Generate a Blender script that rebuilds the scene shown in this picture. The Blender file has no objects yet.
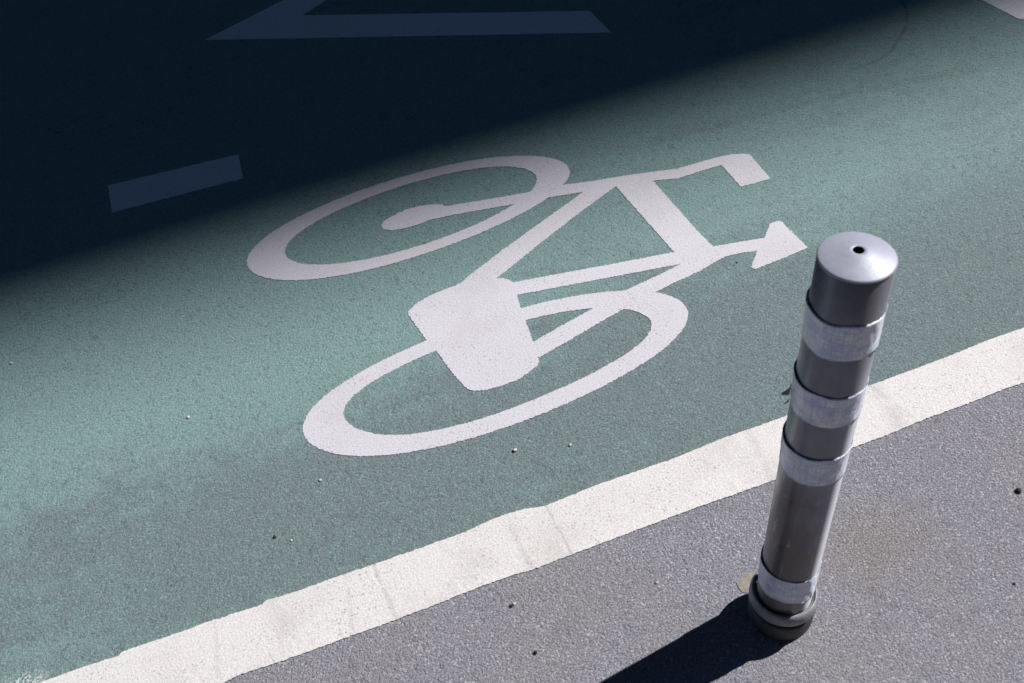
import bpy, bmesh, math, random
from mathutils import Vector, Matrix, noise, geometry
R = math.radians
random.seed(7)
S = bpy.context.scene
COL = S.collection

# ------------------------------------------------------------------ helpers
def tag(o, label=None, cat=None, group=None, kind=None):
    if label: o['label'] = label
    if cat: o['category'] = cat
    if group: o['group'] = group
    if kind: o['kind'] = kind
    return o

def link(name, bm, mat, parent=None, smooth=False):
    me = bpy.data.meshes.new(name)
    bm.normal_update(); bm.to_mesh(me); bm.free()
    if smooth:
        for p in me.polygons: p.use_smooth = True
    me.materials.append(mat)
    o = bpy.data.objects.new(name, me); COL.objects.link(o)
    if parent: o.parent = parent
    return o

def empty(name, loc=(0, 0, 0)):
    o = bpy.data.objects.new(name, None); COL.objects.link(o); o.location = loc
    o.empty_display_size = .1
    return o

def jitter(p, amp, freq, seed):
    n = noise.noise_vector(Vector((p[0]*freq, p[1]*freq, seed)))
    m = noise.noise_vector(Vector((p[0]*freq*.4, p[1]*freq*.4, seed+9)))
    return (p[0]+n.x*amp+m.x*amp*.35, p[1]+n.y*amp+m.y*amp*.35)

def resample(loop, step):
    out = []
    for i, a in enumerate(loop):
        b = loop[(i+1) % len(loop)]
        d = math.hypot(b[0]-a[0], b[1]-a[1]); k = max(1, int(d/step))
        for j in range(k): out.append((a[0]+(b[0]-a[0])*j/k, a[1]+(b[1]-a[1])*j/k))
    return out

def paint_sheet(name, loops, z, thick, mat, amp=.0014, freq=160, step=.005, seed=0):
    """flat paint of real thickness: outlines (outer ones and holes) with a ragged edge"""
    pts, con = [], []
    for lp in loops:
        lp = [jitter(p, amp, freq, seed) for p in resample(lp, step)]
        b = len(pts); pts += [Vector(p) for p in lp]
        con += [(b+i, b+(i+1) % len(lp)) for i in range(len(lp))]
    V, E, F, ov, oe, of = geometry.delaunay_2d_cdt(pts, con, [], 0, 1e-6)
    fixed = {tuple(sorted(e)) for e, src in zip(E, oe) if src}
    adj = {}
    for k, f in enumerate(F):
        for i in range(len(f)): adj.setdefault(tuple(sorted((f[i], f[(i+1) % len(f)]))), []).append(k)
    par = {}; todo = []
    for e, ks in adj.items():                       # flood inwards from the hull, flipping at every outline crossed
        if len(ks) == 1 and ks[0] not in par: par[ks[0]] = int(e in fixed); todo.append(ks[0])
    while todo:
        k = todo.pop(); f = F[k]
        for i in range(len(f)):
            e = tuple(sorted((f[i], f[(i+1) % len(f)])))
            for m in adj[e]:
                if m not in par: par[m] = par[k] ^ int(e in fixed); todo.append(m)
    bm = bmesh.new(); vs = [bm.verts.new((v.x, v.y, z)) for v in V]
    for k, f in enumerate(F):
        if par.get(k): bm.faces.new([vs[i] for i in f])
    bm.normal_update()
    flip = [f for f in bm.faces if f.normal.z < 0]
    if flip: bmesh.ops.reverse_faces(bm, faces=flip)
    for v in [v for v in bm.verts if not v.link_faces]: bm.verts.remove(v)
    rim = [e for e in bm.edges if len(e.link_faces) == 1]
    ret = bmesh.ops.extrude_edge_only(bm, edges=rim)
    for v in [g for g in ret['geom'] if isinstance(g, bmesh.types.BMVert)]:
        v.co.z = z - thick
    return link(name, bm, mat)

def lathe(bm, prof, n=96, M=None, rfun=None):
    """revolve (r, z) pairs; rfun(angle, index) adds to the radius"""
    rings = []
    for i, (r, z) in enumerate(prof):
        ring = []
        for k in range(n):
            a = 2*math.pi*k/n
            rr = r + (rfun(a, i)[0] if rfun else 0); zz = z + (rfun(a, i)[1] if rfun else 0)
            v = Vector((rr*math.cos(a), rr*math.sin(a), zz))
            ring.append(bm.verts.new(M @ v if M else v))
        rings.append(ring)
    for i in range(len(rings)-1):
        for k in range(n):
            bm.faces.new((rings[i][k], rings[i][(k+1) % n], rings[i+1][(k+1) % n], rings[i+1][k]))
    return rings

def box(bm, x0, x1, y0, y1, z0, z1):
    v = [bm.verts.new(p) for p in ((x0,y0,z0),(x1,y0,z0),(x1,y1,z0),(x0,y1,z0),(x0,y0,z1),(x1,y0,z1),(x1,y1,z1),(x0,y1,z1))]
    for f in ((3,2,1,0),(4,5,6,7),(0,1,5,4),(1,2,6,5),(2,3,7,6),(3,0,4,7)): bm.faces.new([v[i] for i in f])

# ------------------------------------------------------------------ node materials
class NT:
    def __init__(s, name):
        s.m = bpy.data.materials.new(name); s.m.use_nodes = True
        s.t = s.m.node_tree; s.b = s.t.nodes['Principled BSDF']
        s.co = s.t.nodes.new('ShaderNodeTexCoord').outputs['Object']
    def n(s, typ, ins=None, **kw):
        nd = s.t.nodes.new(typ)
        for k, v in kw.items(): setattr(nd, k, v)
        for k, v in (ins or {}).items(): s.set(nd.inputs[k], v)
        return nd
    def set(s, sock, v):
        if hasattr(v, 'is_output'): s.t.links.new(v, sock)
        elif isinstance(v, (tuple, list)) and len(v) == 3 and sock.type == 'RGBA': sock.default_value = (*v, 1)
        else: sock.default_value = v
    def noise(s, scale, detail=3, rough=.55, vec=None, dist=0, offset=None):
        v = vec or s.co
        if offset: v = s.n('ShaderNodeVectorMath', {0: v, 1: offset}, operation='ADD').outputs[0]
        return s.n('ShaderNodeTexNoise', {'Vector': v, 'Scale': scale, 'Detail': detail, 'Roughness': rough, 'Distortion': dist}).outputs['Fac']
    def scale(s, vec3, rot=0):
        return s.n('ShaderNodeMapping', {'Vector': s.co, 'Scale': vec3, 'Rotation': (0, 0, rot)}).outputs[0]
    def math(s, op, a, b=0., clamp=False):
        return s.n('ShaderNodeMath', {0: a, 1: b}, operation=op, use_clamp=clamp).outputs[0]
    def step(s, v, lo, hi, a=0., b=1.):
        return s.n('ShaderNodeMapRange', {'Value': v, 'From Min': lo, 'From Max': hi, 'To Min': a, 'To Max': b}, interpolation_type='SMOOTHSTEP').outputs[0]
    def lin(s, v, lo, hi, a=0., b=1.):
        return s.n('ShaderNodeMapRange', {'Value': v, 'From Min': lo, 'From Max': hi, 'To Min': a, 'To Max': b}).outputs[0]
    def mix(s, f, a, b, mode='MIX'):
        nd = s.n('ShaderNodeMix', data_type='RGBA', blend_type=mode, clamp_factor=True)
        s.set(nd.inputs[0], f); s.set(nd.inputs[6], a); s.set(nd.inputs[7], b)
        return nd.outputs[2]
    def xyz(s):
        return s.n('ShaderNodeSeparateXYZ', {0: s.co}).outputs
    def out(s, color=None, rough=None, height=None, dist=.002, strength=1., **kw):
        if color is not None: s.set(s.b.inputs['Base Color'], color)
        if rough is not None: s.set(s.b.inputs['Roughness'], rough)
        for k, v in kw.items(): s.set(s.b.inputs[k.replace('_', ' ')], v)
        if height is not None:
            bp = s.n('ShaderNodeBump', {'Height': height, 'Distance': dist, 'Strength': strength})
            s.t.links.new(bp.outputs[0], s.b.inputs['Normal'])
        return s.m

def grain(s):
    """the aggregate shared by every road surface: height of the stones, and a per-stone random value"""
    vo = s.n('ShaderNodeTexVoronoi', {'Vector': s.co, 'Scale': 300., 'Randomness': 1.}, feature='F1')
    vo2 = s.n('ShaderNodeTexVoronoi', {'Vector': s.co, 'Scale': 150., 'Randomness': 1.}, feature='F1')
    h = s.math('ADD', s.math('MULTIPLY', s.noise(200, 4, .6), 1.1),
               s.math('SUBTRACT', s.math('MULTIPLY', vo2.outputs['Distance'], -.35), s.math('MULTIPLY', vo.outputs['Distance'], .3)))
    sep = s.n('ShaderNodeSeparateColor', {0: vo.outputs['Color']})
    sep2 = s.n('ShaderNodeSeparateColor', {0: vo2.outputs['Color']})
    return h, sep.outputs[0], sep2.outputs[0]

def mat_asphalt():
    s = NT('aged_grey_asphalt'); h, r1, r2 = grain(s)
    base = s.mix(s.lin(s.noise(300, 2, .6), .3, .7), (.118, .118, .142), (.415, .41, .462))
    base = s.mix(s.step(r1, .86, 1., 0, .75), base, (.56, .55, .58))        # pale stones
    base = s.mix(s.step(r2, .80, 1., 0, .35), base, (.10, .098, .11))     # dark stones
    blotch = s.noise(2.3, 5, .6)
    base = s.mix(s.step(blotch, .46, .72, 0, .30), base, (.30, .275, .255))  # dusty buff patches
    base = s.mix(s.step(s.noise(9, 4, .65, offset=(3, 1, 0)), .52, .74, 0, .22), base, (.14, .14, .16))
    x, y, z = s.xyz()
    sx = s.math('SUBTRACT', x, .24); sy = s.math('SUBTRACT', y, .06)
    sd = s.math('SQRT', s.math('ADD', s.math('MULTIPLY', sx, sx), s.math('MULTIPLY', s.math('MULTIPLY', sy, sy), 2.)))
    sd = s.math('ADD', sd, s.math('MULTIPLY', s.math('SUBTRACT', s.noise(12, 4, .6), .5), .16))
    base = s.mix(s.step(sd, .02, .19, .45, 0), base, s.mix(s.lin(s.noise(300, 2, .6), .3, .7), (.13, .115, .095), (.40, .36, .315)))
    crackv = s.noise(3.2, 6, .62, offset=(1.7, 4.2, 0))
    crack = s.step(s.math('ABSOLUTE', s.math('SUBTRACT', crackv, .5)), 0, .0035, .45, 0)
    keep = s.step(s.noise(1.6, 2, .5, offset=(8, 8, 0)), .5, .62)
    base = s.mix(s.math('MULTIPLY', crack, keep), base, (.05, .045, .045))
    return s.out(base, .88, h, .0040, .85, Specular_IOR_Level=.3)

# old tyre arcs and a long scrape: centre, radius, half width, strength, extent
ARCS = ((1.048, 1.784, 0.334, 0.008, 0.4, 1.0, 1.45, 1.75), (0.295, -3.579, 4.982, 0.022, 0.13, 0.3, 1.3, 1.9))
def mat_green():
    s = NT('green_lane_coating'); h, r1, r2 = grain(s)
    x, y, z = s.xyz()
    fine = s.lin(s.noise(320, 2, .6), .3, .7)
    fresh = s.mix(fine, (.126, .218, .214), (.276, .406, .400))
    worn = s.mix(fine, (.100, .142, .148), (.238, .302, .312))
    n1 = s.noise(1.5, 5, .62); n2 = s.noise(6, 5, .65, offset=(5, 2, 0))
    streak = s.noise(3., 4, .6, vec=s.scale((.55, 3.2, 1), R(8)))
    n3 = s.noise(22, 4, .65, offset=(1, 4, 0))
    w = s.math('ADD', s.math('MULTIPLY', n1, .42), s.math('ADD', s.math('MULTIPLY', n2, .28), s.math('ADD', s.math('MULTIPLY', streak, .30), s.math('MULTIPLY', n3, .34))))
    band = s.step(s.math('ABSOLUTE', s.math('SUBTRACT', y, .60)), .05, .42, .17, -.06)      # tyre-polished strip beside the edge line
    side = s.lin(x, -1.6, .9, -.09, .09)
    band = s.math('ADD', band, side)
    band = s.math('SUBTRACT', band, s.step(y, .9, 1.25, 0, .05))
    band = s.math('SUBTRACT', band, .07)
    wear = s.step(s.math('ADD', w, band), .50, .74)
    wear = s.math('MULTIPLY', wear, s.step(s.math('ADD', s.lin(x, -.2, .6), s.lin(y, .6, 1.), ), 1.1, 2., 1, .62))
    base = s.mix(wear, fresh, worn)
    base = s.mix(s.step(r1, .88, 1., 0, .42), base, (.37, .49, .47))
    base = s.mix(s.step(r2, .82, 1., 0, .30), base, (.06, .09, .088))
    # old tyre scrubs and hairline scratches
    scr = s.noise(14, 6, .7, vec=s.scale((1., 5.5, 1), R(52)))
    base = s.mix(s.step(scr, .58, .74, 0, .26), base, (.07, .105, .10))
    scr2 = s.noise(10, 6, .7, vec=s.scale((.7, 7, 1), R(-14)), offset=(2, 7, 0))
    base = s.mix(s.step(scr2, .62, .74, 0, .28), base, (.075, .10, .10))
    ck = s.noise(2.1, 6, .6, offset=(6.1, 2.7, 0))
    crack = s.step(s.math('ABSOLUTE', s.math('SUBTRACT', ck, .5)), 0, .004, .4, 0)
    crack = s.math('MULTIPLY', crack, s.step(s.noise(1.4, 3, .5, offset=(3, 3, 3)), .52, .62))
    base = s.mix(crack, base, (.06, .07, .07))
    for cx, cy, rad, wd, st, x0, x1, y1 in ARCS:
        dx = s.math('SUBTRACT', x, cx); dy = s.math('SUBTRACT', y, cy)
        d = s.math('SQRT', s.math('ADD', s.math('MULTIPLY', dx, dx), s.math('MULTIPLY', dy, dy)))
        d = s.math('ADD', d, s.math('MULTIPLY', s.math('SUBTRACT', s.noise(9, 4, .6), .5), .03))
        m = s.step(s.math('ABSOLUTE', s.math('SUBTRACT', d, rad)), wd*.3, wd, st, 0)
        m = s.math('MULTIPLY', m, s.math('MULTIPLY', s.step(x, x0, x0+.1), s.step(x, x1, x1+.06, 1, 0)))
        m = s.math('MULTIPLY', m, s.step(y, y1, y1+.1, 1, 0))
        m = s.math('MULTIPLY', m, s.step(s.noise(26, 4, .65, offset=(cx, 3, 0)), .30, .55))
        base = s.mix(m, base, (.085, .065, .06))
    # white flecks spilt where the edge line was laid
    fx = s.math('SUBTRACT', x, -1.44); fy = s.math('SUBTRACT', y, .420)
    fd = s.math('SQRT', s.math('ADD', s.math('MULTIPLY', fx, fx), s.math('MULTIPLY', s.math('MULTIPLY', fy, fy), 4.)))
    fl = s.math('MULTIPLY', s.step(fd, .01, .065, 1, 0), s.step(s.noise(200, 3, .6, offset=(5, 5, 1)), .51, .57))
    base = s.mix(fl, base, (.72, .71, .71))
    h = s.math('ADD', h, s.math('MULTIPLY', s.noise(38, 4, .6), .5))
    return s.out(base, .85, h, .0032, .72, Specular_IOR_Level=.25)

def paint(name, c0, c1, pit=.5, lines=(), dirt=.25, emb=.35):
    s = NT(name); h, r1, r2 = grain(s)
    x, y, z = s.xyz()
    base = s.mix(s.lin(s.noise(260, 3, .6), .3, .7), c0, c1)
    spk = s.math('MULTIPLY', s.step(s.noise(190, 4, .7, offset=(4, 4, 0)), .57, .68), s.step(s.noise(7, 3, .6, offset=(1, 9, 0)), .36, .62))
    base = s.mix(s.math('MULTIPLY', spk, pit), base, (.22, .215, .23))           # pits where the road shows through
    base = s.mix(s.step(s.noise(5, 5, .65, offset=(2, 5, 1)), .48, .75, 0, dirt), base, (.42, .40, .385))
    spot = s.step(s.noise(42, 3, .6, offset=(7, 1, 0)), .70, .76, 0, .6)
    base = s.mix(spot, base, (.30, .28, .27))
    wob = s.math('MULTIPLY', s.math('SUBTRACT', s.noise(16, 4, .6), .5), .014)
    for (lx, slope, wd, st) in lines:
        d = s.math('ABSOLUTE', s.math('SUBTRACT', s.math('ADD', x, s.math('ADD', wob, s.math('MULTIPLY', s.math('SUBTRACT', y, .34), slope))), lx))
        m = s.math('MULTIPLY', s.step(d, 0, wd, st*.5, 0), s.step(s.noise(24, 3, .6, offset=(lx, 0, 2)), .28, .56))
        base = s.mix(m, base, (.20, .185, .18))
        h = s.math('SUBTRACT', h, s.math('MULTIPLY', m, .6))
    return s.out(base, .72, h, .0022, emb)

def plain(name, c, rough=.6, metal=0., var=.12, scale=30, bump=0., streak=None, **kw):
    s = NT(name)
    f = s.noise(scale, 4, .6)
    c0 = tuple(v*(1-var) for v in c); c1 = tuple(min(1, v*(1+var)) for v in c)
    base = s.mix(s.lin(f, .3, .7), c0, c1)
    if streak:
        st = s.noise(1., 5, .6, vec=s.scale(streak[0]))
        base = s.mix(s.step(st, streak[1], streak[2], 0, streak[3]), base, streak[4])
    return s.out(base, rough, f if bump else None, bump or .001, 1., Metallic=metal, **kw)

GEO = {'bar': [[-0.4373, 1.4035], [-0.4351, 1.388], [-0.4139, 1.3732], [-0.3848, 1.3659], [-0.3444, 1.3643], [-0.3084, 1.3683], [-0.2596, 1.3628], [-0.1693, 1.3459], [-0.1093, 1.3347], [-0.0733, 1.3273], [0.0284, 1.3101], [0.1149, 1.2916], [0.2041, 1.2746], [0.3047, 1.2512], [0.369, 1.2301], [0.3959, 1.2296], [0.4438, 1.2305], [0.501, 1.2288], [0.5064, 1.1254], [0.5475, 1.1227], [0.5927, 1.1212], [0.5908, 1.2295], [0.5873, 1.238], [0.5808, 1.2431], [0.5523, 1.2552], [0.5212, 1.2619], [0.4747, 1.2651], [0.4137, 1.2664], [0.3835, 1.2675], [0.3326, 1.2824], [0.241, 1.305], [0.1478, 1.3241], [0.0842, 1.3406], [-0.0235, 1.3575], [-0.0848, 1.3678], [-0.1571, 1.3825], [-0.2506, 1.4024], [-0.2594, 1.4148], [-0.2732, 1.4223], [-0.3082, 1.4341], [-0.3519, 1.4383], [-0.3921, 1.4304], [-0.4271, 1.4181]],
'head': [[0.1995, 1.2902], [0.3088, 1.2603], [0.3047, 1.2512], [0.3178, 1.109], [0.3247, 1.0288], [0.3365, 0.952], [0.2581, 0.9247], [0.2375, 0.9775], [0.2039, 1.2742]],
'fork': [[0.3365, 0.952], [0.3952, 0.9398], [0.467, 0.9243], [0.5039, 0.9626], [0.5127, 0.9664], [0.5221, 0.9662], [0.5304, 0.9643], [0.5361, 0.9595], [0.5483, 0.8469], [0.4746, 0.8398], [0.3966, 0.8349], [0.3888, 0.8397], [0.3888, 0.8474], [0.3959, 0.8546], [0.4294, 0.8903], [0.3933, 0.9], [0.346, 0.9058], [0.3177, 0.8997], [0.2649, 0.8864], [0.2274, 0.8807], [0.1924, 0.8765], [0.1407, 0.8679], [0.0433, 0.848], [-0.0503, 0.8263], [-0.1105, 0.8101], [-0.2037, 0.7881], [-0.2386, 0.8273], [-0.2003, 0.8396], [-0.1174, 0.8602], [-0.0279, 0.8805], [0.0762, 0.904], [0.1541, 0.915], [0.2313, 0.9286], [0.2675, 0.9441]],
'tube': [[-0.2002, 1.0474], [-0.1765, 1.0481], [-0.0792, 1.0308], [0.079, 1.0019], [0.2361, 0.9753], [0.2577, 0.9527], [0.2345, 0.9294], [0.1661, 0.9412], [0.0609, 0.9596], [-0.0959, 0.987], [-0.1815, 1.0031], [-0.2129, 1.011]],
'diag': [[0.1713, 1.3085], [0.1149, 1.2916], [-0.0285, 1.2307], [-0.167, 1.1703], [-0.2686, 1.1221], [-0.303, 1.1018], [-0.27, 1.0411], [-0.2092, 1.0812], [-0.0565, 1.1566], [0.0877, 1.2247], [0.2041, 1.2746], [0.2044, 1.3018]],
'box': [[-0.4576, 1.0541], [-0.4562, 1.062], [-0.4514, 1.0666], [-0.4309, 1.0806], [-0.3975, 1.0923], [-0.3514, 1.0989], [-0.3119, 1.1005], [-0.2935, 1.106], [-0.2499, 1.1016], [-0.2127, 1.0797], [-0.1981, 1.0737], [-0.1852, 1.0619], [-0.175, 1.0439], [-0.1841, 1.0024], [-0.1914, 0.9517], [-0.1938, 0.9078], [-0.2017, 0.835], [-0.2064, 0.7913], [-0.2082, 0.7782], [-0.2148, 0.7674], [-0.2357, 0.7576], [-0.2767, 0.7441], [-0.3184, 0.7423], [-0.353, 0.7462], [-0.376, 0.7531], [-0.3926, 0.765], [-0.3981, 0.7795], [-0.4142, 0.8424], [-0.4272, 0.9115], [-0.4393, 0.9542]],
'ell': [[-0.3524, 1.4118, 0.4643, 0.166], [-0.3434, 1.4113, 0.3642, 0.1288], [-0.3049, 0.7929, 0.4851, 0.1678], [-0.3052, 0.7945, 0.3872, 0.1244]],
'edgeU': [[-1.408, 0.408], [-1.326, 0.408], [-1.249, 0.405], [-1.242, 0.411], [-1.128, 0.408], [-1.073, 0.409], [-1.042, 0.407], [-0.955, 0.404], [-0.945, 0.41], [-0.876, 0.405], [-0.849, 0.406], [-0.804, 0.406], [-0.715, 0.404], [-0.618, 0.403], [-0.512, 0.403], [-0.45, 0.41], [-0.39, 0.408], [-0.333, 0.396], [-0.256, 0.401], [-0.208, 0.402], [-0.047, 0.399], [0.078, 0.405], [0.243, 0.404], [0.446, 0.405], [0.568, 0.406], [0.679, 0.408], [0.746, 0.412], [0.855, 0.411]],
'edgeL': [[-1.06, 0.269], [-1.027, 0.273], [-0.902, 0.269], [-0.817, 0.269], [-0.719, 0.268], [-0.606, 0.269], [-0.529, 0.272], [-0.452, 0.271], [-0.415, 0.267], [-0.356, 0.268], [-0.264, 0.269], [-0.036, 0.271], [0.048, 0.268], [0.141, 0.268], [0.333, 0.276], [0.412, 0.275], [0.509, 0.28], [0.622, 0.279], [0.712, 0.282], [0.757, 0.28]],
'dash': [[-1.144, 1.932], [-0.755, 1.899], [-0.76, 1.78], [-1.143, 1.801]],
'chev': [[-0.757, 2.577], [-0.453, 2.691], [-0.404, 2.664], [-0.313, 2.615], [-0.417, 2.564], [0.473, 2.115], [0.485, 1.967]],
'peb': [[-0.9, 0.551], [-0.868, 0.529], [-0.481, 0.209], [-0.474, 0.211], [-0.47, 0.099], [-0.348, 0.558], [-0.23, 0.522], [0.574, 0.053], [-0.776, 0.655], [-1.442, 1.32], [-1.034, 0.956], [0.364, 0.875], [-0.193, 0.145], [-0.263, 0.07], [0.438, -0.117], [0.27, -0.018]],
'rf': [[-0.0009, 0.0006, 0.0001, 0.0007, 0.0062, 0.0086, -0.0044, -0.002, -0.0071], [-0.0019, -0.0001, -0.0, 0.0017, 0.0173, -0.0013, 0.0023, -0.0017, -0.005], [-0.0014, 0.0003, 0.0008, 0.0024, 0.0102, 0.007, 0.0037, -0.0049, -0.0084], [-0.0027, 0.0005, -0.0011, 0.0029, 0.0007, 0.0138, 0.0033, -0.0087, -0.0178]]}

# ------------------------------------------------------------------ world, sun, camera
AZ, EL = R(11.), R(45)
w = bpy.data.worlds.new('World'); S.world = w; w.use_nodes = True
nt = w.node_tree; bg = nt.nodes['Background']
sky = nt.nodes.new('ShaderNodeTexSky'); sky.sky_type = 'NISHITA'; sky.sun_disc = False
sky.sun_elevation = EL; sky.sun_rotation = math.pi/2 - AZ
sky.air_density = 1.; sky.dust_density = 0.; sky.ozone_density = 5.
nt.links.new(sky.outputs[0], bg.inputs[0]); bg.inputs[1].default_value = .07
sl = bpy.data.lights.new('sun', 'SUN'); sl.energy = 5.; sl.angle = R(.53); sl.color = (1., .965, .94)
so = bpy.data.objects.new('sun', sl); COL.objects.link(so)
sdir = Vector((math.cos(EL)*math.cos(AZ), math.cos(EL)*math.sin(AZ), math.sin(EL)))
so.rotation_euler = sdir.to_track_quat('Z', 'Y').to_euler(); so.location = (20, 5, 30)

PITCH, ROLL, PHI, FPX = .8562, .1462, .2302, 1032.05
c, s_ = math.cos(ROLL), math.sin(ROLL)
fwd = Vector((0, math.cos(PITCH), -math.sin(PITCH))); r0 = Vector((1, 0, 0)); d0 = Vector((0, -math.sin(PITCH), -math.cos(PITCH)))
right = c*r0 + s_*d0; down = -s_*r0 + c*d0
Rz = Matrix.Rotation(-PHI, 3, 'Z')
right, down, fwd = Rz @ right, Rz @ down, Rz @ fwd
cd = bpy.data.cameras.new('camera'); co = bpy.data.objects.new('camera', cd); COL.objects.link(co)
M = Matrix((right, -down, -fwd)).transposed().to_4x4(); M.translation = Vector((-.62258, -.74021, 1.9))
co.matrix_world = M
cd.sensor_width = 36; cd.lens = FPX/1024*36; cd.clip_start = .05; cd.clip_end = 2000
cd.dof.use_dof = True; cd.dof.focus_distance = 2.45; cd.dof.aperture_fstop = 8.
S.camera = co
S.view_settings.view_transform = 'Standard'; S.view_settings.look = 'None'
S.view_settings.exposure = 0.06; S.view_settings.gamma = 1

# ------------------------------------------------------------------ road surfaces
ASPH = mat_asphalt(); GREEN = mat_green()
WHITE = paint('white_road_paint', (.545, .535, .59), (.72, .705, .76), .95, dirt=.26)
LINEW = paint('white_edge_line_paint', (.60, .585, .585), (.85, .835, .825), .95, dirt=.42, emb=.4, lines=(
    (-.331, .05, .006, .6), (-.421, .1, .012, .30), (-.712, .1, .008, .5), (-.784, -.12, .009, .3), (-1.06, -.1, .010, .25),
    (.137, -.1, .018, .3), (.455, -.05, .030, .35), (.47, .3, .009, .3), (-.55, .4, .010, .18), (.03, .3, .010, .18), (-1.9, .1, .006, .7), (1.4, .1, .006, .6)))
WHITE_SHADE = paint('white_paint_for_shade', (.68, .70, .76), (.80, .81, .84), .9, dirt=.12)  # shaded copy of the white paint, colour raised to lift marks in shade

def sheet(name, x0, x1, y0, y1, z, mat, kind='structure'):
    bm = bmesh.new()
    bm.faces.new([bm.verts.new(p) for p in ((x0,y0,z),(x1,y0,z),(x1,y1,z),(x0,y1,z))])
    return tag(link(name, bm, mat), kind=kind)

sheet('road', -400, 400, -400, 400, 0, ASPH)
sheet('cycle_lane_surface', -60, 90, .345, 4.4, .0025, GREEN)

# ------------------------------------------------------------------ white bicycle marking
def wheel(e, k, n=150):
    pts = []
    for i in range(n):
        t = 2*math.pi*i/n
        r = 1 + k[0] + sum(k[1+2*j]*math.cos((j+1)*t) + k[2+2*j]*math.sin((j+1)*t) for j in range(4))
        pts.append((e[0]+e[2]*r*math.cos(t), e[1]+e[3]*r*math.sin(t)))
    return pts
def inside(p, poly):
    x, y = p; r = False; j = len(poly)-1
    for i in range(len(poly)):
        xi, yi = poly[i]; xj, yj = poly[j]
        if (yi > y) != (yj > y) and x < (xj-xi)*(y-yi)/(yj-yi)+xi: r = not r
        j = i
    return r
w1o, w1i, w2o, w2i = [wheel(e, k) for e, k in zip(GEO['ell'], GEO['rf'])]
solids = [GEO[k] for k in ('bar', 'head', 'fork', 'tube', 'diag', 'box')]
def covered(p):
    if inside(p, w1o) and not inside(p, w1i): return True
    if inside(p, w2o) and not inside(p, w2i): return True
    return any(inside(p, q) for q in solids)
verts, edges = [], []
for lp in [w1o, w1i, w2o, w2i] + solids:
    b = len(verts); verts += [Vector(p) for p in lp]
    edges += [(b+i, b+(i+1) % len(lp)) for i in range(len(lp))]
V, E_, F, _a, _b, _c = geometry.delaunay_2d_cdt(verts, edges, [], 0, 1e-5)
keep = [f for f in F if covered(tuple(sum((V[i] for i in f), Vector((0, 0)))/len(f)))]
cnt = {}
for f in keep:
    for i in range(len(f)):
        a, b = f[i], f[(i+1) % len(f)]; cnt[(a, b)] = 1
nxt = {}
for (a, b) in cnt:
    if (b, a) not in cnt: nxt.setdefault(a, []).append(b)
loops = []
while nxt:
    a = next(iter(nxt)); lp = [a]; cur = a
    while True:
        b = nxt[cur].pop()
        if not nxt[cur]: del nxt[cur]
        if b == a: break
        lp.append(b); cur = b
    if len(lp) > 5: loops.append([tuple(V[i]) for i in lp])
bike = paint_sheet('bicycle_marking', loops, .0038, .0018, WHITE, amp=.0030, freq=360, step=.0028, seed=3)
tag(bike, 'large white bicycle symbol painted flat on the green lane, partly sunlit', 'road marking')

# ------------------------------------------------------------------ edge line, dashes
def sample(P, x, y0):
    P = sorted(P)
    if x <= P[0][0]: k = min(1, (P[0][0]-x)/.4); return P[0][1]*(1-k)+y0*k
    if x >= P[-1][0]: k = min(1, (x-P[-1][0])/.4); return P[-1][1]*(1-k)+y0*k
    for a, b in zip(P, P[1:]):
        if a[0] <= x <= b[0]: return a[1]+(b[1]-a[1])*(x-a[0])/max(1e-6, b[0]-a[0])
def line_strip(name, U, L, x0, x1, z, thick, mat, seed):
    bm = bmesh.new(); x = x0; rows = []
    def rag(x, y):
        q = jitter((x, y), .0006, 170, seed); q2 = jitter((x, y), .0020, 400, seed+3)
        return q[0]+q2[0]-x, q[1]+q2[1]-y
    while x < x1:
        u = rag(x, sample(U, x, .409)); l = rag(x, sample(L, x, .277))
        rows.append([bm.verts.new(p) for p in ((l[0], l[1], z-thick), (l[0], l[1], z-.0024), (u[0], u[1], z), (u[0], u[1], z-thick))])
        x += .0035 if -2.2 < x < 2.2 else .03
    for a, b in zip(rows, rows[1:]):
        for k in range(3): bm.faces.new((a[k], b[k], b[k+1], a[k+1]))
    return link(name, bm, mat)
ln = line_strip('edge_line_marking', GEO['edgeU'], GEO['edgeL'], -14, 16, .0048, .0053, LINEW, 11)
tag(ln, 'long thick white edge line between the green lane and grey asphalt, passing behind the bollard', 'road marking')
d1 = paint_sheet('lane_dash_marking', [GEO['dash']], .0038, .0018, WHITE_SHADE, amp=.0026, freq=340, step=.003, seed=21)
tag(d1, 'short white dash lying alone in the deep shade left of the bicycle symbol', 'road marking')
ch = GEO['chev']
# bent end of the diagonal line: the short arm runs on beyond the top of the picture
bend = [ch[0], (-.452, 2.699), (-.22, 2.79), (-.02, 2.79), ch[4], ch[5], ch[6]]
bd = paint_sheet('angled_line_marking', [bend], .0038, .0018, WHITE_SHADE, amp=.0026, freq=340, step=.003, seed=31)
tag(bd, 'angled white painted line with a pointed bend, in deep shade at the top', 'road marking')
d2 = paint_sheet('diagonal_dash_marking', [[(1.584, 1.591), (1.615, 1.449), (2.72, .93), (2.69, 1.065)]], .0038, .0018, WHITE_SHADE, amp=.0026, freq=340, step=.003, seed=41)
tag(d2, 'white diagonal dash cut by the upper right corner, half in the shade edge', 'road marking')

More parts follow.
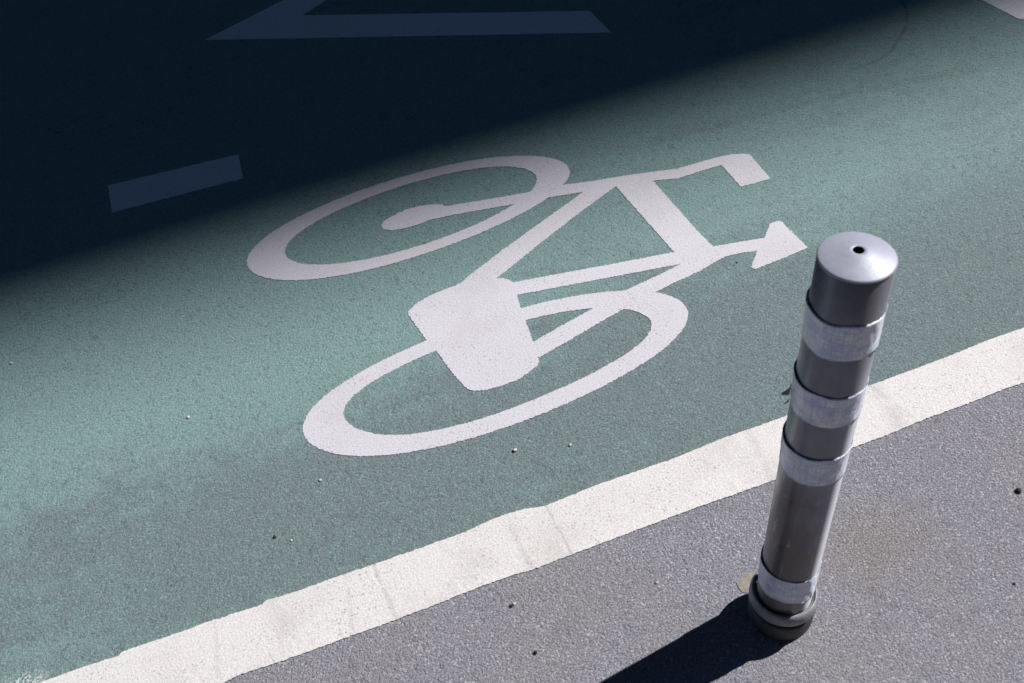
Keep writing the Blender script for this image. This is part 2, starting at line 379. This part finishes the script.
# ------------------------------------------------------------------ bollard
bol = empty('bollard', (0, 0, 0))
tag(bol, 'upright grey round bollard with four silver reflective bands standing on the asphalt', 'bollard')
ax = Vector((.0480, .0608, 1)).normalized()
Q = Vector((0, 0, 1)).rotation_difference(ax).to_matrix().to_4x4()
RT = .0514
def mat_post():
    s = NT('grey_post_plastic')
    f = s.noise(40, 4, .6)
    base = s.mix(s.lin(f, .3, .7), (.195, .202, .248), (.24, .247, .295))
    smear = s.noise(1., 6, .65, vec=s.scale((60, 60, 6)))
    x, y, z = s.xyz()
    low = s.step(z, .40, .50, 1, .2)
    base = s.mix(s.math('MULTIPLY', s.step(smear, .50, .72, 0, .6), low), base, (.055, .05, .048))
    base = s.mix(s.math('MULTIPLY', s.step(s.noise(1., 5, .6, vec=s.scale((25, 25, 3)), offset=(3, 0, 0)), .45, .7, 0, .45), low), base, (.13, .105, .085))
    grime = s.noise(1., 5, .65, vec=s.scale((16, 16, 5)), offset=(4, 1, 2))
    base = s.mix(s.math('MULTIPLY', s.step(grime, .30, .62, .1, .85), low), base, (.095, .075, .06))
    scr = s.noise(1., 6, .7, vec=s.scale((90, 90, 22)), offset=(1, 2, 5))
    base = s.mix(s.math('MULTIPLY', s.step(scr, .57, .68, 0, .6), low), base, (.38, .36, .36))
    spot = s.step(s.noise(70, 3, .6, offset=(3, 8, 1)), .66, .72, 0, .7)
    base = s.mix(s.math('MULTIPLY', spot, low), base, (.05, .045, .045))
    return s.out(base, s.lin(s.noise(30, 4, .6), .3, .7, .24, .42), f, .0005, .4, Metallic=.3, Sheen_Weight=.9, Sheen_Roughness=.35, Sheen_Tint=(.85, .88, 1., 1.))
def mat_band():
    s = NT('silver_reflective_sheeting')
    f = s.noise(26, 4, .6, vec=s.scale((1, 1, 2.2)))
    base = s.mix(s.step(f, .35, .65), (.62, .66, .84), (.90, .90, .97))
    base = s.mix(s.step(s.noise(60, 3, .6, vec=s.scale((1, 1, 3)), offset=(3, 0, 0)), .54, .70, 0, .8), base, (.44, .56, .90))
    base = s.mix(s.step(s.noise(18, 3, .6, vec=s.scale((1.5, 1.5, .25)), offset=(9, 0, 0)), .58, .72, 0, .5), base, (.92, .91, .93))
    base = s.mix(s.step(s.noise(34, 5, .6, offset=(1, 6, 0)), .60, .75, 0, .4), base, (.50, .43, .42))
    cell = s.n('ShaderNodeTexVoronoi', {'Vector': s.scale((1, 1, .8)), 'Scale': 170., 'Randomness': .35}, feature='DISTANCE_TO_EDGE').outputs['Distance']
    base = s.mix(s.step(cell, 0, .12, .45, 0), base, (.34, .37, .48))
    return s.out(base, .36, s.noise(90, 3, .6, vec=s.scale((1, 1, 2))), .0016, .7, Metallic=.1, Sheen_Weight=.6, Sheen_Roughness=.35, Sheen_Tint=(.85, .88, 1., 1.))
POST = mat_post(); BAND = mat_band()
CAPM = plain('brushed_cap', (.385, .405, .50), .48, .10, .05, 120, .0003)
BASE = plain('grey_base_rubber', (.26, .26, .29), .42, 0, .25, 60, .001)
HOLE = plain('bore_shade_black', (.008, .008, .008), .9)  # bore wall coloured near black to stand for the shade inside

bm = bmesh.new(); lathe(bm, [(RT, .03), (RT, .30), (RT, .60), (RT, .899), (RT-.004, .9035)], 128, Q)
link('post', bm, POST, bol, True)
# cap: a shallow cone with a rounded lip and a bored hole
bm = bmesh.new()
prof = [(RT-.0018, .9004), (RT+.0001, .9008), (RT+.0005, .9016), (RT+.0004, .9030), (RT-.0006, .9042), (RT-.0024, .9050),
        (.040, .9078), (.030, .9104), (.020, .9130), (.012, .9150), (.0086, .9152), (.0076, .9146)]
lathe(bm, prof, 128, Q)
cap = link('cap', bm, CAPM, bol, True)
bm = bmesh.new(); lathe(bm, [(.0076, .9146), (.0074, .9127), (.0073, .885), (.0002, .885)], 48, Q); link('screw_hole', bm, HOLE, cap)

def band(z0, z1, seed, loose=.004, low=0., crease=0.):
    bm = bmesh.new(); n = 12
    prof = [(RT+.0003, z0+.001)] + [(RT+.0010, z0+(z1-z0)*i/n) for i in range(n+1)] + [(RT+.0004, z1-.0006), (RT+.0001, z1-.004)]
    def rf(a, i):
        d = math.cos(a-R(150))                 # the sheeting has lifted on the side away from the sun
        lift = max(0, d)**2*loose
        t = min(max((i-1)/n, 0), 1)
        wv = noise.noise(Vector((math.cos(a)*2.4, math.sin(a)*2.4, t*2.2+seed)))*.0011
        wv += noise.noise(Vector((math.cos(a)*9, math.sin(a)*9, t*6+seed*3)))*.0004
        sunny = max(0, math.cos(a-R(-55)))**3
        wv += sunny*crease*noise.noise(Vector((math.cos(a)*4, math.sin(a)*4, t*9+seed)))
        up = lift*t
        if i == 0: return (0, 0)
        dz = noise.noise(Vector((math.cos(a)*1.6, math.sin(a)*1.6, seed+5)))*.004
        dz += noise.noise(Vector((math.cos(a)*8, math.sin(a)*8, seed+8)))*.0013*(1 if t < .5 else .3)
        if t < .5: dz -= sunny*low
        rr = max(up+wv, -.0004)
        if i >= n+2: rr = up+max(wv, -.0004)
        return (rr, dz)
    lathe(bm, prof, 160, Q, rf)
    return link('reflective_band', bm, BAND, bol, True)
band(.756, .824, 1, .0030, crease=.002)
b2 = band(.613, .680, 2, .0022, crease=.001)
b3 = band(.470, .537, 3, .0022)
b4 = band(.118, .189, 4, .0020, .008, .0035)

# torn flap of the second band, curling away on the shaded side
def flap(z, a0, ln, hh, parent, tilt):
    bm = bmesh.new(); rows = []
    for i in range(7):
        t = i/6
        rr = RT + .0022 + t*t*ln; a = R(a0) + t*.10
        half = hh*(1-.75*t)
        p = []
        for sgn in (-1, 1):
            q = Vector((rr*math.cos(a), rr*math.sin(a), z + sgn*half - t*tilt))
            p.append(bm.verts.new(Q @ q))
        q2 = []
        for sgn in (-1, 1):
            q = Vector(((rr+.0009)*math.cos(a+.012), (rr+.0009)*math.sin(a+.012), z + sgn*half - t*tilt))
            q2.append(bm.verts.new(Q @ q))
        rows.append(p + q2)
    for i in range(6):
        a, b = rows[i], rows[i+1]
        bm.faces.new((a[0], b[0], b[1], a[1])); bm.faces.new((a[2], a[3], b[3], b[2]))
        bm.faces.new((a[1], b[1], b[3], a[3])); bm.faces.new((a[0], a[2], b[2], b[0]))
    e = rows[-1]; bm.faces.new((e[0], e[2], e[3], e[1]))
    return link('torn_flap', bm, BASE, parent)
flap(.630, 145, .012, .012, b2, .006)
flap(.611, 150, .007, .004, b2, .003)

# base: two rubber rings with a groove, seated on the asphalt
bm = bmesh.new()
lathe(bm, [(.0545, .040), (.0548, .050), (.0580, .0525),
           (.0630, .0535), (.0643, .057), (.0642, .065), (.0636, .071), (.0615, .0775), (.0585, .0815), (.0568, .0812), (.0555, .077), (.0530, .077)], 128, Q)
base = link('base_collar', bm, BASE, bol, True)
bm = bmesh.new()
lathe(bm, [(.0605, -.004), (.0618, .004), (.0620, .018), (.0612, .034), (.0590, .0395), (.0545, .041), (.0530, .041)], 128, Q)
link('base_ring', bm, plain('shade_dark_ring_rubber', (.055, .055, .06), .6, 0, .3, 60, .001), bol, True)  # lower ring coloured darker than the collar, standing for its shade

# old pale sealant on the asphalt behind the base
SEAL = plain('dried_sealant', (.29, .265, .235), .85, 0, .25, 90, .002)
sp = []
for i in range(40):
    t = 2*math.pi*i/40
    r = .040 + .014*noise.noise(Vector((math.cos(t)*1.4, math.sin(t)*1.4, 3.3)))
    sp.append((-.028+r*.62*math.cos(t), .078+r*.5*math.sin(t)))
sl_ = paint_sheet('sealant_patch', [sp], .0012, .0016, SEAL, amp=.004, freq=70, step=.004, seed=51)
tag(sl_, 'small buff patch of dried sealant on the asphalt against the bollard base', 'sealant')

# ------------------------------------------------------------------ grit on the road
DARK = plain('dark_grit', (.02, .02, .022), .7); PALE = plain('pale_grit', (.58, .57, .56), .7)
def grit(x, y, z, r, mat, label, seed):
    bm = bmesh.new(); bmesh.ops.create_icosphere(bm, subdivisions=2, radius=r)
    for v in bm.verts:
        k = 1 + .45*noise.noise(v.co/r*1.1 + Vector((seed, seed*2, 0)))
        v.co *= k; v.co.z *= .7
    o = link('pebble', bm, mat, None, True); o.location = (x, y, z + r*.45)
    tag(o, label, 'pebble', 'loose grit scattered on the road')
P = GEO['peb']
GZ = .0025
for i, (p, r, m, z, lab) in enumerate((
    (P[0], .0036, DARK, GZ, 'black speck of grit on green left of a white speck, above the edge line'),
    (P[8], .0032, PALE, GZ, 'pale chip lying alone on green below the left end of the lower wheel'),
    (P[1], .0026, PALE, GZ, 'white speck of grit on green, right beside a black speck'),
    (P[2], .0034, DARK, 0, 'black speck of grit on grey asphalt touching a pale chip'),
    (P[3], .0034, PALE, 0, 'pale chip on grey asphalt beside a black speck below the edge line'),
    (P[4], .0040, DARK, 0, 'lone black speck of grit low on the asphalt near the bottom edge'),
    (P[5], .0048, PALE, GZ, 'largest white chip on green just below the lower wheel'),
    (P[6], .0038, PALE, GZ, 'small white chip on green below the lower wheel, nearer the bollard'),
    (P[7], .0062, DARK, 0, 'dark pebble on the asphalt at the right edge, right of the bollard'),
    (P[9], .0036, PALE, GZ, 'white speck on green at the far left, just below the shade edge'),
    (P[10], .0040, PALE, GZ, 'white speck on green between the far left and the lower wheel'),
    (P[11], .0024, DARK, GZ, 'tiny dark speck on green under the arrow-shaped handlebar end'),
    (P[12], .0030, PALE, 0, 'white chip on asphalt left of the bollard shadow'),
    (P[14], .0026, DARK, 0, 'tiny dark speck on asphalt in the lower right corner'))):
    grit(p[0], p[1], z, r, m, lab, i*1.7)

# ------------------------------------------------------------------ the street around (out of frame: one building shades the lane, one is added to block sky light)
CONC = plain('pavement_concrete', (.33, .32, .30), .85, 0, .15, 12, .002)
FACE = plain('blue_black_facade', (.010, .020, .048), .9, 0, .12, 3, Specular_IOR_Level=.0)
GLASS = plain('matte_window', (.012, .018, .03), .9, Specular_IOR_Level=.0)  # windows left without gloss so they throw no sun into the shade
def building(name, x0, x1, y0, y1, H, face_y, label):
    e = empty(name, ((x0+x1)/2, (y0+y1)/2, 0)); tag(e, label, 'building')
    inv = Matrix.Translation((-(x0+x1)/2, -(y0+y1)/2, 0))
    def part(nm, boxes, m):
        bm = bmesh.new()
        for bx in boxes: box(bm, *bx)
        bmesh.ops.transform(bm, matrix=inv, verts=bm.verts)
        return link(nm, bm, m, e)
    part('wall', [(x0, x1, y0, y1, .14, H-1.)], FACE)
    part('roof', [(x0-.25, x1+.25, y0-.25 if face_y == y1 else y0, y1 if face_y == y1 else y1, H-1., H)], FACE)
    sg = -1 if face_y == y0 else 1
    fl = int((H-2)/3.6)
    for k in range(fl):
        z = 1.2 + k*3.6
        ya, yb = sorted((face_y + sg*.004, face_y + sg*.05))
        part('window', [(x0+1, x1-1, ya, yb, z, z+1.9)], GLASS)
    return e
H1 = 52.
YB = 11.26
building('office_building', -22, 95, YB, YB+18, H1, YB, 'long dark office building along the street whose roof edge shades the lane')
kb = bmesh.new(); box(kb, -60, 95, 7.4, 7.55, -.1, .13); tag(link('kerb', kb, CONC), kind='structure')
pv = bmesh.new(); box(pv, -60, 95, 7.55, YB, -.1, .127); tag(link('pavement', pv, CONC), kind='structure')
building('sky_block_building', -60, 70, -24, -7.5, 62., -7.5, 'unseen tall blue black building added on the near side of the street to block sky light')  # added out of view to cut the sky light reaching the shade
kb = bmesh.new(); box(kb, -60, 95, -4.15, -4., -.1, .13); tag(link('kerb', kb, CONC), kind='structure')
pv = bmesh.new(); box(pv, -60, 95, -7.5, -4.15, -.1, .127); tag(link('pavement', pv, CONC), kind='structure')
